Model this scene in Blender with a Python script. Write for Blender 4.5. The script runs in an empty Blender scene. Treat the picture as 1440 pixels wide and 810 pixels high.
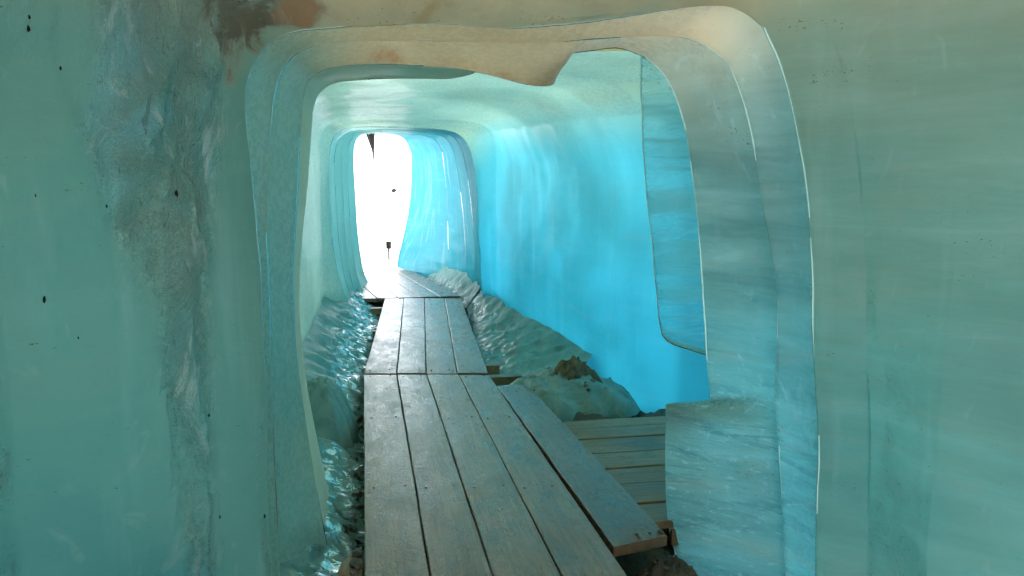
import bpy, bmesh, math, random
from mathutils import Vector, noise as N

# ------------------------------------------------------------------ camera, world, sun, exposure
SC = bpy.context.scene
COL = SC.collection
random.seed(7)
F, W2, H2 = 1080.0, 720.0, 405.0            # focal length in photo pixels (1440 x 810)
EYE = Vector((0, 0, 1.5))
PITCH = math.atan(150 / F)
YAW = math.atan(209 / F * math.cos(PITCH))  # looks to the right of the boardwalk's direction (+Y)
fw = Vector((math.sin(YAW) * math.cos(PITCH), math.cos(YAW) * math.cos(PITCH), -math.sin(PITCH)))
rt = Vector((math.cos(YAW), -math.sin(YAW), 0))
up = rt.cross(fw)
cd = bpy.data.cameras.new('camera')
cam = bpy.data.objects.new('camera', cd)
COL.objects.link(cam)
cam.location = EYE
cam.rotation_euler = (math.pi / 2 - PITCH, 0, -YAW)
cd.sensor_width = 36
cd.lens = F / 1440 * 36
cd.clip_start = 0.05
cd.clip_end = 3000
SC.camera = cam

SUN_EL, SUN_AZ = 38, 96      # azimuth in degrees clockwise from +Y
world = bpy.data.worlds.new('World')
SC.world = world
world.use_nodes = True
wn = world.node_tree.nodes
sky = wn.new('ShaderNodeTexSky')
sky.sky_type = 'NISHITA'
sky.sun_disc = False
sky.sun_elevation = math.radians(SUN_EL)
sky.sun_rotation = math.radians(SUN_AZ)
bg = wn['Background']
hs = wn.new('ShaderNodeHueSaturation')          # cloud cover: a greyer sky
hs.inputs['Saturation'].default_value = 0.3
world.node_tree.links.new(sky.outputs[0], hs.inputs['Color'])
world.node_tree.links.new(hs.outputs[0], bg.inputs[0])
bg.inputs[1].default_value = 0.15
sd = bpy.data.lights.new('sun', 'SUN')
sun = bpy.data.objects.new('sun', sd)
COL.objects.link(sun)
sd.energy = 1.5
sd.angle = math.radians(25)
sd.color = (1, 0.96, 0.9)
sun.rotation_euler = (math.radians(90 - SUN_EL), 0, math.radians(180 - SUN_AZ))
SC.view_settings.view_transform = 'Standard'
SC.view_settings.look = 'None'
SC.view_settings.gamma = 1
SC.view_settings.exposure = 2.8
cy = SC.cycles
cy.use_denoising = True
cy.max_bounces = 10
cy.diffuse_bounces = 8
cy.glossy_bounces = 4
cy.transmission_bounces = 8
cy.sample_clamp_indirect = 6
cy.use_adaptive_sampling = True
cy.adaptive_threshold = 0.02

# ------------------------------------------------------------------ helpers
def ray(px, py):
    return fw * F + rt * (px - W2) + up * (H2 - py)
def P(px, py, Y):                 # photo pixel at a distance Y along the tunnel -> world point
    d = ray(px, py)
    return EYE + d * (Y / d.y)
def G(px, py, z=0.0):             # photo pixel on a level surface
    d = ray(px, py)
    return EYE + d * ((z - EYE.z) / d.z)
def PIX(v):
    d = v - EYE
    k = d.dot(fw)
    if k < 0.05: return (-9999, -9999)
    return (W2 + F * d.dot(rt) / k, H2 - F * d.dot(up) / k)
def fbm(v, s=1.0, o=4):
    return N.fractal(Vector(v) * s, 1.0, 2.0, o)
def sst(a, b, x):
    t = min(1, max(0, (x - a) / (b - a)))
    return t * t * (3 - 2 * t)
def lerp(a, b, t): return a + (b - a) * t
def pl(table, y):                 # piecewise linear lookup
    if y <= table[0][0]: return table[0][1]
    for (a, b), (c, d) in zip(table, table[1:]):
        if y <= c: return b + (d - b) * (y - a) / (c - a)
    return table[-1][1]
def tag(o, label=None, cat=None, group=None, kind=None):
    if label: o['label'] = label
    if cat: o['category'] = cat
    if group: o['group'] = group
    if kind: o['kind'] = kind
    return o
def mesh_obj(name, verts, faces, mat, parent=None, smooth=True, normals=None):
    me = bpy.data.meshes.new(name)
    me.from_pydata([tuple(v) for v in verts], [], faces)
    me.update()
    if smooth:
        me.polygons.foreach_set('use_smooth', [True] * len(me.polygons))
    if normals: me.normals_split_custom_set_from_vertices([tuple(n) for n in normals])
    me.materials.append(mat)
    o = bpy.data.objects.new(name, me)
    COL.objects.link(o)
    if parent: o.parent = parent
    return o
def empty(name, loc=(0, 0, 0), rz=0):
    o = bpy.data.objects.new(name, None)
    COL.objects.link(o)
    o.location = loc
    o.rotation_euler = (0, 0, rz)
    return o

# ------------------------------------------------------------------ materials
class NT:
    def __init__(s, name):
        s.m = bpy.data.materials.new(name)
        s.m.use_nodes = True
        s.t = s.m.node_tree
        s.t.nodes.clear()
        s.out = s.n('ShaderNodeOutputMaterial')
    def n(s, kind, **kw):
        nd = s.t.nodes.new(kind)
        for k, v in kw.items(): setattr(nd, k, v)
        return nd
    def l(s, a, b): s.t.links.new(a, b)
    def setv(s, sock, v):
        if hasattr(v, 'is_output') or hasattr(v, 'links'): s.l(v, sock)
        else: sock.default_value = v
    def coord(s, scale=(1, 1, 1), rot=(0, 0, 0), which='Object', off=None):
        c = s.n('ShaderNodeTexCoord').outputs[which]
        mp = s.n('ShaderNodeMapping')
        mp.inputs['Scale'].default_value = scale
        mp.inputs['Rotation'].default_value = rot
        s.l(c, mp.inputs[0])
        if off is not None: s.l(off, mp.inputs['Location'])
        return mp.outputs[0]
    def noise(s, vec, scale, detail=4, rough=0.55, dist=0.0):
        nd = s.n('ShaderNodeTexNoise')
        s.l(vec, nd.inputs['Vector'])
        nd.inputs['Scale'].default_value = scale
        nd.inputs['Detail'].default_value = detail
        nd.inputs['Roughness'].default_value = rough
        nd.inputs['Distortion'].default_value = dist
        return nd.outputs['Fac']
    def voro(s, vec, scale, feature='F1'):
        nd = s.n('ShaderNodeTexVoronoi', feature=feature)
        s.l(vec, nd.inputs['Vector'])
        nd.inputs['Scale'].default_value = scale
        return nd.outputs['Distance']
    def rng(s, v, a, b, c=0.0, d=1.0):
        nd = s.n('ShaderNodeMapRange')
        nd.interpolation_type = 'SMOOTHSTEP'
        s.setv(nd.inputs['Value'], v)
        for i, x in zip(('From Min', 'From Max', 'To Min', 'To Max'), (a, b, c, d)): s.setv(nd.inputs[i], x)
        return nd.outputs[0]
    def mth(s, op, a, b=0.0):
        nd = s.n('ShaderNodeMath', operation=op)
        s.setv(nd.inputs[0], a); s.setv(nd.inputs[1], b)
        return nd.outputs[0]
    def mix(s, f, a, b, blend='MIX'):
        nd = s.n('ShaderNodeMix', data_type='RGBA', blend_type=blend)
        s.setv(nd.inputs[0], f)
        for i, v in ((6, a), (7, b)):
            if isinstance(v, tuple): nd.inputs[i].default_value = (*v, 1)
            else: s.l(v, nd.inputs[i])
        return nd.outputs[2]
    def bump(s, h, strength, dist, prev=None):
        nd = s.n('ShaderNodeBump')
        nd.inputs['Strength'].default_value = strength
        nd.inputs['Distance'].default_value = dist
        s.l(h, nd.inputs['Height'])
        if prev: s.l(prev, nd.inputs['Normal'])
        return nd.outputs[0]

def ice(name, c1, c2, tr, t=0.4, silt=(0.34, 0.29, 0.18), tanz=None, silt_amt=0.0, speck=0.3, band=0.3,
        rough=0.22, bump=0.35, gloss=1.0, frost=0.1, tcol2=None, tilt=0.12, side=None, low=None, marks=(), gside=1.0, fside=1.0, dk=(0.72, 0.74, 0.68), refr=0.0, gth=0.735, broken=False, lowside=False, streak=False, tvar=0.4):
    """Glacier ice: cloudy body that scatters and passes light, thin wet surface, silt strata and grit."""
    m = NT(name)
    co = m.coord()
    st = m.coord((0.8, 0.8, 6.0), (0, tilt, 0))        # flat lying strata
    vt = m.coord((5.0, 5.0, 0.5))                       # vertical melt fluting
    big = m.noise(co, 1.3, 3, 0.5, 0.6)
    strata = m.noise(st, 1.3, 6, 0.65, 0.4)
    flute = m.noise(vt, 1.4, 4, 0.55, 0.3)
    fine = m.noise(co, 38, 4, 0.7)
    col = m.mix(m.rng(big, 0.3, 0.7), c1, c2)
    if side:                                            # the two sides of the tunnel get separate tones
        at = m.n('ShaderNodeAttribute', attribute_name='side').outputs['Fac']
        col = m.mix(at, col, m.mix(m.rng(big, 0.3, 0.7), side[0], side[1]))
    dark2 = m.mix(1.0, col, dk, 'MULTIPLY')
    bnd = m.mth('MULTIPLY', m.rng(at, 0, 1, 0.12, 1.0), band) if side else band
    col = m.mix(m.mth('MULTIPLY', m.rng(strata, 0.42, 0.68), bnd), col, dark2)
    pale = m.mix(0.5, col, (0.72, 0.82, 0.8))
    col = m.mix(m.mth('MULTIPLY', m.rng(strata, 0.46, 0.3), bnd), col, pale)
    col = m.mix(m.mth('MULTIPLY', m.rng(flute, 0.52, 0.75), 0.35), col, pale)
    if low or tanz:
        z = m.n('ShaderNodeSeparateXYZ'); m.l(m.coord(), z.inputs[0])
        zz = m.mth('ADD', z.outputs[2], m.mth('MULTIPLY', m.mth('SUBTRACT', big, 0.5), 0.7))
    if low:                                             # bluer low down: bounce light painted into the colour
        lowf = m.rng(zz, low[0], low[1], 1.0, 0.0)
        if lowside: lowf = m.mth('MULTIPLY', lowf, at)
        col = m.mix(lowf, col, m.mix(1.0, col, low[2], 'MULTIPLY'))
    if streak:                                          # steep dirty shear bands with air bubbles
        sk = m.coord((1.5, 1.5, 11), (0, -0.45, 0))
        s1 = m.noise(sk, 1.5, 6, 0.7, 0.6); s2 = m.noise(m.coord((4, 4, 14), (0, -0.45, 0)), 4, 5, 0.75, 0.5)
        zs_ = m.mth('MULTIPLY', m.rng(zz, 0.95, 0.35), at)
        col = m.mix(m.mth('MULTIPLY', m.rng(s1, 0.5, 0.66), m.mth('MULTIPLY', zs_, 0.8)), col, (0.1, 0.16, 0.15))
        col = m.mix(m.mth('MULTIPLY', m.rng(s2, 0.55, 0.66), m.mth('MULTIPLY', zs_, 0.55)), col, (0.8, 0.88, 0.88))
        col = m.mix(m.mth('MULTIPLY', m.rng(s2, 0.42, 0.34), m.mth('MULTIPLY', zs_, 0.55)), col, (0.13, 0.19, 0.18))
    # silt in streaks, plus a tan tone towards the roof
    sf = m.mth('MULTIPLY', m.rng(m.noise(st, 2.1, 5, 0.7, 0.8), 0.5, 0.75), silt_amt)
    if tanz:
        sz = m.rng(zz, tanz[0], tanz[1], 0.0, tanz[2])
        if side:
            sf = m.mth('MULTIPLY', sf, m.mth('ADD', at, 0.5))
            sz = m.mth('MULTIPLY', sz, m.n('ShaderNodeAttribute', attribute_name='roof').outputs['Fac'])
        sf = m.mth('MAXIMUM', sf, sz)
    ocr = m.mix(m.rng(m.noise(co, 3.2, 5, 0.6, 1.0), 0.58, 0.75), silt, (0.6, 0.36, 0.18))
    for (c_, r_, sc_) in marks:                        # brown and orange stains with a place and shape of their own
        ds = m.n('ShaderNodeVectorMath', operation='DISTANCE')
        m.l(co, ds.inputs[0]); ds.inputs[1].default_value = tuple(c_)
        sm = m.rng(m.mth('ADD', ds.outputs['Value'], m.mth('MULTIPLY', m.mth('SUBTRACT', m.noise(co, 7, 6, 0.65, 0.8), 0.5), r_ * 2.4)), r_, r_ * 0.35)
        ocr = m.mix(sm, ocr, sc_)
        sf = m.mth('MAXIMUM', sf, m.mth('MULTIPLY', sm, 0.85))
    col = m.mix(sf, col, ocr)
    # grit in clusters
    clus = m.rng(m.noise(m.coord((0.9, 0.9, 3.0), (0, tilt, 0)), 2.4, 5, 0.7, 0.4), 0.53, 0.72)
    gn = m.noise(m.coord((0.7, 0.7, 1.6), (0, tilt, 0)), 85, 3, 0.7, 0.3)
    gritm = m.rng(m.mth('ADD', gn, m.mth('MULTIPLY', clus, 0.13)), gth, gth + 0.04)
    gritm = m.mth('MULTIPLY', gritm, m.rng(at, 0, 1, fside, 1)) if side else gritm
    grit = m.mth('MULTIPLY', gritm, speck)
    col = m.mix(grit, col, (0.05, 0.06, 0.045))
    fr = m.mth('MULTIPLY', m.rng(m.noise(m.coord((1, 1, 0.6)), 7, 4, 0.6, 1.5), 0.6, 0.75), frost)
    if side: fr = m.mth('MULTIPLY', fr, m.rng(at, 0, 1, fside, 1.0))
    col = m.mix(fr, col, (0.8, 0.88, 0.88))
    if broken:                                          # crushed, cloudy ice of the column on the left, its relief shading painted in
        bk = m.n('ShaderNodeAttribute', attribute_name='broken').outputs['Fac']
        bc = m.coord((1.3, 1.3, 0.55), (0.2, 0.1, 0.0))
        n1 = m.noise(bc, 6.5, 7, 0.68, 1.4); n2 = m.noise(bc, 3.0, 5, 0.6, 0.8); n3 = m.noise(bc, 16, 5, 0.7, 1.0)
        col = m.mix(m.mth('MULTIPLY', m.rng(n2, 0.45, 0.62), m.mth('MULTIPLY', bk, 0.45)), col, (0.36, 0.39, 0.31))
        col = m.mix(m.mth('MULTIPLY', m.rng(n2, 0.48, 0.34), m.mth('MULTIPLY', bk, 0.7)), col, (0.25, 0.62, 0.72))
        col = m.mix(m.mth('MULTIPLY', m.rng(n1, 0.54, 0.66), m.mth('MULTIPLY', bk, 0.7)), col, (0.75, 0.86, 0.86))
        col = m.mix(m.mth('MULTIPLY', m.rng(n3, 0.4, 0.33), m.mth('MULTIPLY', bk, 0.5)), col, (0.07, 0.09, 0.07))
    # surface relief
    b = m.bump(flute, bump * 0.5, 0.02)
    dim = m.noise(m.coord((1, 1, 1.6)), 14, 5, 0.6, 0.5)
    b = m.bump(dim, bump, 0.008, b)
    b = m.bump(fine, bump * 0.5, 0.002, b)
    if broken: b = m.bump(m.mth('MULTIPLY', m.mth('ADD', n1, m.mth('MULTIPLY', n3, 0.4)), bk), 1.0, 0.06, b)
    d = m.n('ShaderNodeBsdfDiffuse'); m.l(col, d.inputs['Color']); m.l(b, d.inputs['Normal'])
    tb = m.n('ShaderNodeBsdfTranslucent')
    tcol = m.mix(m.rng(big, 0.3, 0.7), tr, tcol2 or tr)
    if side: tcol = m.mix(at, tcol, side[2])
    if low: tcol = m.mix(lowf, tcol, m.mix(1.0, tcol, low[2], 'MULTIPLY'))
    tcol = m.mix(0.45, tcol, m.mix(1.0, tcol, col, 'MULTIPLY'))
    tcol = m.mix(m.mth('MAXIMUM', m.mth('MULTIPLY', sf, 0.8), grit), tcol, m.mix(1.0, ocr, (0.7, 0.7, 0.6), 'MULTIPLY'))
    m.l(tcol, tb.inputs['Color']); m.l(b, tb.inputs['Normal'])
    mx = m.n('ShaderNodeMixShader')
    tv = m.mth('MULTIPLY', m.rng(m.noise(co, 0.8, 3, 0.5), 0.3, 0.7, 1 - tvar, 1 + tvar), t)
    if side:
        tv = m.mth('MULTIPLY', tv, m.rng(at, 0, 1, 1, side[3]))
        if tanz: tv = m.mth('MULTIPLY', tv, m.rng(sz, 0, 1, 1, 2.0))
    m.l(tv, mx.inputs[0]); m.l(d.outputs[0], mx.inputs[1]); m.l(tb.outputs[0], mx.inputs[2])
    if refr:
        rf = m.n('ShaderNodeBsdfTransparent'); rf.inputs['Color'].default_value = (0.85, 0.97, 1.0, 1)
        m0 = m.n('ShaderNodeMixShader'); m.l(m.mth('MULTIPLY', m.mth('MULTIPLY', m.mth('SUBTRACT', 1.0, grit), m.rng(strata, 0.62, 0.4, 0.35, 1.15)), refr), m0.inputs[0])
        m.l(mx.outputs[0], m0.inputs[1]); m.l(rf.outputs[0], m0.inputs[2]); mx = m0
    g = m.n('ShaderNodeBsdfGlossy'); m.l(b, g.inputs['Normal'])
    rg = m.rng(fine, 0.3, 0.7, rough * 0.7, rough * 1.5)
    if broken: rg = m.mth('MULTIPLY', rg, m.rng(bk, 0, 1, 1, 0.35))
    m.setv(g.inputs['Roughness'], rg)
    fz = m.n('ShaderNodeFresnel'); fz.inputs['IOR'].default_value = 1.31; m.l(b, fz.inputs['Normal'])
    if broken: m.l(m.rng(bk, 0, 1, 1.31, 1.6), fz.inputs['IOR'])
    m2 = m.n('ShaderNodeMixShader')
    m.l(m.mth('MULTIPLY', fz.outputs[0], m.mth('MULTIPLY', m.rng(at, 0, 1, 1, gside), gloss) if side else gloss), m2.inputs[0])
    m.l(mx.outputs[0], m2.inputs[1]); m.l(g.outputs[0], m2.inputs[2])
    m.l(m2.outputs[0], m.out.inputs['Surface'])
    return m.m

M = {}
M['near'] = ice('dull_green_ice', (0.25, 0.43, 0.35), (0.15, 0.36, 0.33), (0.14, 0.5, 0.44), t=0.055, gloss=0.45,
                tanz=(1.6, 2.2, 0.9), silt_amt=0.08, gth=0.712, silt=(0.7, 0.5, 0.31), speck=0.85, band=0.5, rough=0.32, bump=0.45, frost=0.15,
                side=((0.47, 0.57, 0.49), (0.32, 0.51, 0.47), (0.16, 0.54, 0.48), 1.0), tilt=-0.1, gside=0.4, broken=True,
                low=(0.3, 1.9, (0.74, 1.0, 1.12)),
                marks=((P(340, 12, 2.45), 0.2, (0.16, 0.09, 0.045)), (P(420, 22, 2.5), 0.09, (0.4, 0.17, 0.07)), (P(620, 12, 2.4), 0.16, (0.55, 0.33, 0.16))))
M['arch'] = ice('arch_ice', streak=True, tvar=0.5, c1=(0.4, 0.52, 0.42), c2=(0.28, 0.46, 0.4), tr=(0.18, 0.56, 0.5), t=0.05, gloss=0.12,
                tanz=(1.45, 1.95, 0.9), silt_amt=0.12, silt=(0.7, 0.51, 0.32), speck=0.9, band=0.9, rough=0.25, bump=0.12, tilt=-0.3, frost=0.4, fside=0.0, dk=(0.55, 0.6, 0.56),
                gth=0.69, side=((0.46, 0.5, 0.41), (0.33, 0.46, 0.41), (0.12, 0.54, 0.68), 1.9),
                low=(0.5, 1.6, (0.8, 1.0, 1.05)),
                marks=((P(545, 95, 3.2), 0.1, (0.6, 0.28, 0.13)), (P(620, 74, 3.0), 0.13, (0.7, 0.42, 0.2)), (P(395, 45, 2.6), 0.09, (0.16, 0.09, 0.05))))
M['hall'] = ice('clear_blue_ice', (0.62, 0.7, 0.58), (0.56, 0.68, 0.58), (0.42, 0.66, 0.55), t=0.13, gloss=0.15,
                silt=(0.55, 0.55, 0.4), silt_amt=0.08, speck=0.3, band=0.15, rough=0.25, bump=0.08, gside=0.12, frost=0.0,
                side=((0.2, 0.54, 0.58), (0.16, 0.5, 0.56), (0.1, 0.56, 0.7), 1.05),
                lowside=True, low=(0.2, 2.0, (0.38, 0.86, 1.0)))
M['mint'] = ice('pale_mint_ice', (0.86, 0.86, 0.7), (0.8, 0.84, 0.7), (0.4, 0.64, 0.52), t=0.05, gloss=0.04,
                silt=(0.55, 0.55, 0.4), silt_amt=0.1, speck=0.3, band=0.2, rough=0.2, bump=0.12, frost=0.0)
M['far'] = ice('pale_cyan_ice', (0.62, 0.78, 0.7), (0.56, 0.76, 0.7), (0.35, 0.7, 0.66), t=0.12, gloss=0.12,
               speck=0.1, band=0.1, rough=0.2, bump=0.12, frost=0.0, gside=0.3,
               side=((0.05, 0.34, 0.4), (0.03, 0.3, 0.37), (0.02, 0.45, 0.6), 0.35))
M['rim'] = ice('painted_glint_rim', (0.55, 0.72, 0.7), (0.5, 0.7, 0.68), (0.6, 0.85, 0.88), t=0.15, speck=0.0, band=0.0,
               rough=0.12, bump=0.3, frost=0.3)  # pale strip that paints the glint of light along ice edges

def wetbank(name, c1, c2, mudm=0.35, t=0.05):
    m = NT(name)
    co = m.coord()
    a = m.noise(co, 4, 5, 0.6, 1.0); f = m.noise(co, 30, 5, 0.7, 0.6)
    col = m.mix(m.rng(a, 0.35, 0.65), c1, c2)
    md = m.mth('MULTIPLY', m.rng(m.noise(co, 6, 6, 0.7), 0.5, 0.62), mudm)
    col = m.mix(md, col, (0.1, 0.075, 0.04))
    b = m.bump(m.noise(co, 9, 4, 0.5, 1.2), 0.4, 0.02)
    b = m.bump(f, 0.5, 0.006, b)
    d = m.n('ShaderNodeBsdfDiffuse'); m.l(col, d.inputs['Color']); m.l(b, d.inputs['Normal'])
    tb = m.n('ShaderNodeBsdfTranslucent'); tb.inputs['Color'].default_value = (0.2, 0.6, 0.65, 1)
    mx = m.n('ShaderNodeMixShader'); mx.inputs[0].default_value = t
    m.l(d.outputs[0], mx.inputs[1]); m.l(tb.outputs[0], mx.inputs[2])
    g = m.n('ShaderNodeBsdfGlossy'); m.l(b, g.inputs['Normal'])
    wet = m.rng(m.noise(co, 16, 5, 0.65, 0.6), 0.46, 0.6)          # running water only in places
    wet = m.mth('MULTIPLY', wet, m.rng(m.n('ShaderNodeAttribute', attribute_name='gutter').outputs['Fac'], 0.2, 0.75))
    m.setv(g.inputs['Roughness'], m.rng(wet, 0, 1, 0.35, 0.07))
    fz = m.n('ShaderNodeFresnel'); fz.inputs['IOR'].default_value = 1.36; m.l(b, fz.inputs['Normal'])
    m2 = m.n('ShaderNodeMixShader'); m.l(m.mth('MULTIPLY', fz.outputs[0], m.rng(wet, 0, 1, 0.12, 1.0)), m2.inputs[0])
    m.l(mx.outputs[0], m2.inputs[1]); m.l(g.outputs[0], m2.inputs[2])
    m.l(m2.outputs[0], m.out.inputs['Surface'])
    return m.m
M['bank'] = wetbank('wet_melting_ice', (0.24, 0.38, 0.34), (0.15, 0.3, 0.28))
M['bank_dirty'] = wetbank('wet_dirty_ice', (0.26, 0.36, 0.3), (0.17, 0.27, 0.24), 0.5)

def principled(name, build, rough=0.6, spec=0.5):
    m = NT(name)
    p = m.n('ShaderNodeBsdfPrincipled')
    p.inputs['Roughness'].default_value = rough
    p.inputs['Specular IOR Level'].default_value = spec
    build(m, p)
    m.l(p.outputs[0], m.out.inputs['Surface'])
    return m.m
def wood_b(m, p, c1=(0.38, 0.19, 0.085), c2=(0.16, 0.088, 0.043), wet=1.0):
    oi = m.n('ShaderNodeObjectInfo').outputs['Random']
    cmb = m.n('ShaderNodeCombineXYZ')
    for i in range(3): m.l(m.mth('MULTIPLY', oi, 37.0 + 11 * i), cmb.inputs[i])
    off = cmb.outputs[0]
    g = m.coord((22, 1.0, 22), off=off)
    grain = m.noise(g, 1.6, 8, 0.7, 1.2)
    fine = m.noise(m.coord((90, 4, 90), off=off), 2.2, 5, 0.75)
    co = m.coord((1, 0.6, 1), off=off)
    patch = m.noise(co, 3.2, 5, 0.65, 0.8)
    col = m.mix(m.rng(grain, 0.35, 0.68), c1, c2)
    col = m.mix(m.mth('MULTIPLY', m.rng(fine, 0.52, 0.7), 0.45), col, (0.08, 0.075, 0.06))
    col = m.mix(m.mth('MULTIPLY', m.rng(patch, 0.45, 0.68), 0.6), col, (0.1, 0.085, 0.06))
    tone = m.rng(oi, 0, 1, 0.8, 1.15)
    cc = m.n('ShaderNodeCombineXYZ')
    for i in range(3): m.l(tone, cc.inputs[i])
    col = m.mix(1.0, col, cc.outputs[0], 'MULTIPLY')
    # footprints of grit and dark stains
    stn = m.rng(m.noise(m.coord((1.2, 1, 1), off=off), 9, 4, 0.6, 0.4), 0.62, 0.7)
    col = m.mix(m.mth('MULTIPLY', stn, 0.55), col, (0.06, 0.065, 0.055))
    ch = m.rng(m.voro(m.coord((1, 1, 1), off=off), 40), 0.1, 0.05)
    ch = m.mth('MULTIPLY', ch, m.rng(m.noise(co, 6, 3), 0.5, 0.62))
    col = m.mix(ch, col, (0.05, 0.045, 0.035))
    m.l(col, p.inputs['Base Color'])
    wn_ = m.noise(m.coord((1, 1, 1), off=off), 55, 4, 0.7, 0.5)
    wn2 = m.noise(m.coord((1, 0.4, 1), off=off), 5, 4, 0.6)
    m.l(m.rng(m.mth('ADD', m.mth('MULTIPLY', wn_, 0.5), m.mth('MULTIPLY', wn2, 0.7)), 0.4, 0.8, 0.28, 0.52), p.inputs['Roughness'])
    p.inputs['Coat Weight'].default_value = 0.65 * wet
    p.inputs['Coat IOR'].default_value = 1.6
    m.l(m.rng(m.noise(m.coord((1, 0.5, 1), off=off), 13, 5, 0.7), 0.35, 0.62, 0.2, 0.42), p.inputs['Coat Roughness'])
    b = m.bump(grain, 0.35, 0.004)
    b = m.bump(fine, 0.35, 0.0015, b)
    b = m.bump(wn_, 0.6, 0.004, b)
    b = m.bump(m.noise(m.coord((1, 0.6, 1), off=off), 150, 3, 0.6), 0.5, 0.0015, b)
    m.l(b, p.inputs['Normal']); m.l(b, p.inputs['Coat Normal'])
M['wood'] = principled('wet_weathered_wood', wood_b, spec=0.6)
M['wood2'] = principled('damp_tan_wood', lambda m, p: wood_b(m, p, (0.38, 0.225, 0.1), (0.2, 0.125, 0.06), 0.2), spec=0.4)
def mud_b(m, p):
    co = m.coord()
    a = m.noise(co, 7, 7, 0.7, 0.6)
    col = m.mix(m.rng(a, 0.35, 0.65), (0.035, 0.03, 0.02), (0.13, 0.1, 0.055))
    col = m.mix(m.rng(m.voro(co, 45), 0.22, 0.1, 0, 0.5), col, (0.25, 0.22, 0.16))
    m.l(col, p.inputs['Base Color'])
    m.l(m.rng(a, 0.4, 0.6, 0.25, 0.7), p.inputs['Roughness'])
    m.l(m.bump(m.noise(co, 50, 5, 0.7), 0.8, 0.01, m.bump(a, 0.7, 0.04)), p.inputs['Normal'])
M['mud'] = principled('wet_mud', mud_b)
def dirt_b(m, p):
    co = m.coord()
    a = m.noise(co, 16, 7, 0.75, 0.6)
    col = m.mix(m.rng(a, 0.35, 0.65), (0.09, 0.06, 0.03), (0.3, 0.21, 0.1))
    col = m.mix(m.rng(m.voro(co, 70), 0.2, 0.1, 0, 0.6), col, (0.03, 0.025, 0.02))
    m.l(col, p.inputs['Base Color'])
    m.l(m.bump(a, 1.0, 0.05), p.inputs['Normal'])
M['dirt'] = principled('brown_grit', dirt_b, 0.7)
def rock_b(m, p):
    co = m.coord()
    a = m.noise(co, 9, 6, 0.7)
    m.l(m.mix(m.rng(a, 0.35, 0.65), (0.06, 0.05, 0.04), (0.2, 0.17, 0.13)), p.inputs['Base Color'])
    m.l(m.bump(a, 0.6, 0.02), p.inputs['Normal'])
M['rock'] = principled('dark_rock', rock_b, 0.5)
M['black'] = principled('black_wet_rock', lambda m, p: m.l(m.mix(m.noise(m.coord(), 12), (0.01, 0.009, 0.008), (0.03, 0.025, 0.02)), p.inputs['Base Color']), 0.8, 0.1)
def snow_b(m, p):
    co = m.coord()
    a = m.noise(co, 0.4, 6, 0.6)
    m.l(m.mix(m.rng(a, 0.4, 0.7), (0.88, 0.9, 0.92), (0.8, 0.83, 0.86)), p.inputs['Base Color'])
    m.l(m.bump(m.noise(co, 2, 5, 0.6), 0.4, 0.1), p.inputs['Normal'])
M['snow'] = principled('snow', snow_b, 0.6)

# ------------------------------------------------------------------ ground
def grid(name, x0, x1, y0, y1, nx, ny, zf, mat):
    vs = [Vector((lerp(x0, x1, i / nx), lerp(y0, y1, j / ny), 0)) for j in range(ny + 1) for i in range(nx + 1)]
    for v in vs: v.z = zf(v.x, v.y)
    fs = [(j * (nx + 1) + i, j * (nx + 1) + i + 1, (j + 1) * (nx + 1) + i + 1, (j + 1) * (nx + 1) + i)
          for j in range(ny) for i in range(nx)]
    return mesh_obj(name, vs, fs, mat)
def snowz(x, y):
    r = max(0, y - 24)
    return -0.45 + r * 0.42 * sst(24, 60, y) * (1 - sst(150, 600, abs(x))) * (1 - sst(130, 500, y)) + fbm((x, y, 3), 0.05, 4) * 0.6 * sst(20, 45, math.hypot(x, y))
tag(grid('snow_ground', -1200, 1200, -1200, 1200, 240, 240, snowz, M['snow']), 'white snow field outside the tunnel mouth', kind='structure')
tag(grid('tunnel_floor', -2.2, 4.2, -4.2, 16.5, 110, 330,
         lambda x, y: -0.2 - 0.16 * sst(1.25, 1.6, x) * (1 - sst(3.6, 4.2, y)) + 0.1 * fbm((x, y, 0), 2.2, 5) + 0.02 * fbm((x, y, 5), 14, 3), M['mud']),
    'dark wet mud floor under the boardwalk', kind='structure')

# ------------------------------------------------------------------ ice tunnel
NL, NTP, NR1, NR2 = 70, 110, 60, 34
N0 = NL
N1 = NL + NTP
NE = NL + NTP + NR1 + NR2
def chaikin(pts, n=2):
    for _ in range(n):
        q = [pts[0]]
        for a, b in zip(pts, pts[1:]):
            q += [a.lerp(b, 0.25), a.lerp(b, 0.75)]
        q.append(pts[-1]); pts = q
    return pts
def resample(pts, n):
    L = [0]
    for a, b in zip(pts, pts[1:]): L.append(L[-1] + (b - a).length)
    out, k = [], 0
    for i in range(n + 1):
        t = L[-1] * i / n
        while k < len(pts) - 2 and L[k + 1] < t: k += 1
        s = (t - L[k]) / max(1e-9, L[k + 1] - L[k])
        out.append(pts[k].lerp(pts[k + 1], min(1, max(0, s))))
    return out
def join(pieces):
    out = []
    for p_, n in zip(pieces, (NL, NTP, NR1, NR2)):
        r = resample(p_, n)
        out += r if not out else r[1:]
    return out
def traced(left, top, r1, r2, Yl, Yr=None):
    """left/top/right outline of one arch, in photo pixels, stood up at its own distance."""
    Yr = Yr or Yl
    allp = left + top[1:] + r1[1:] + r2[1:]
    xs = [p[0] for p in allp]; a, b = min(xs), max(xs)
    f = lambda q: P(q[0], q[1], lerp(Yl, Yr, (q[0] - a) / (b - a)))
    return join([chaikin([f(q) for q in s], 2) for s in (left, top, r1, r2)])
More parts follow.
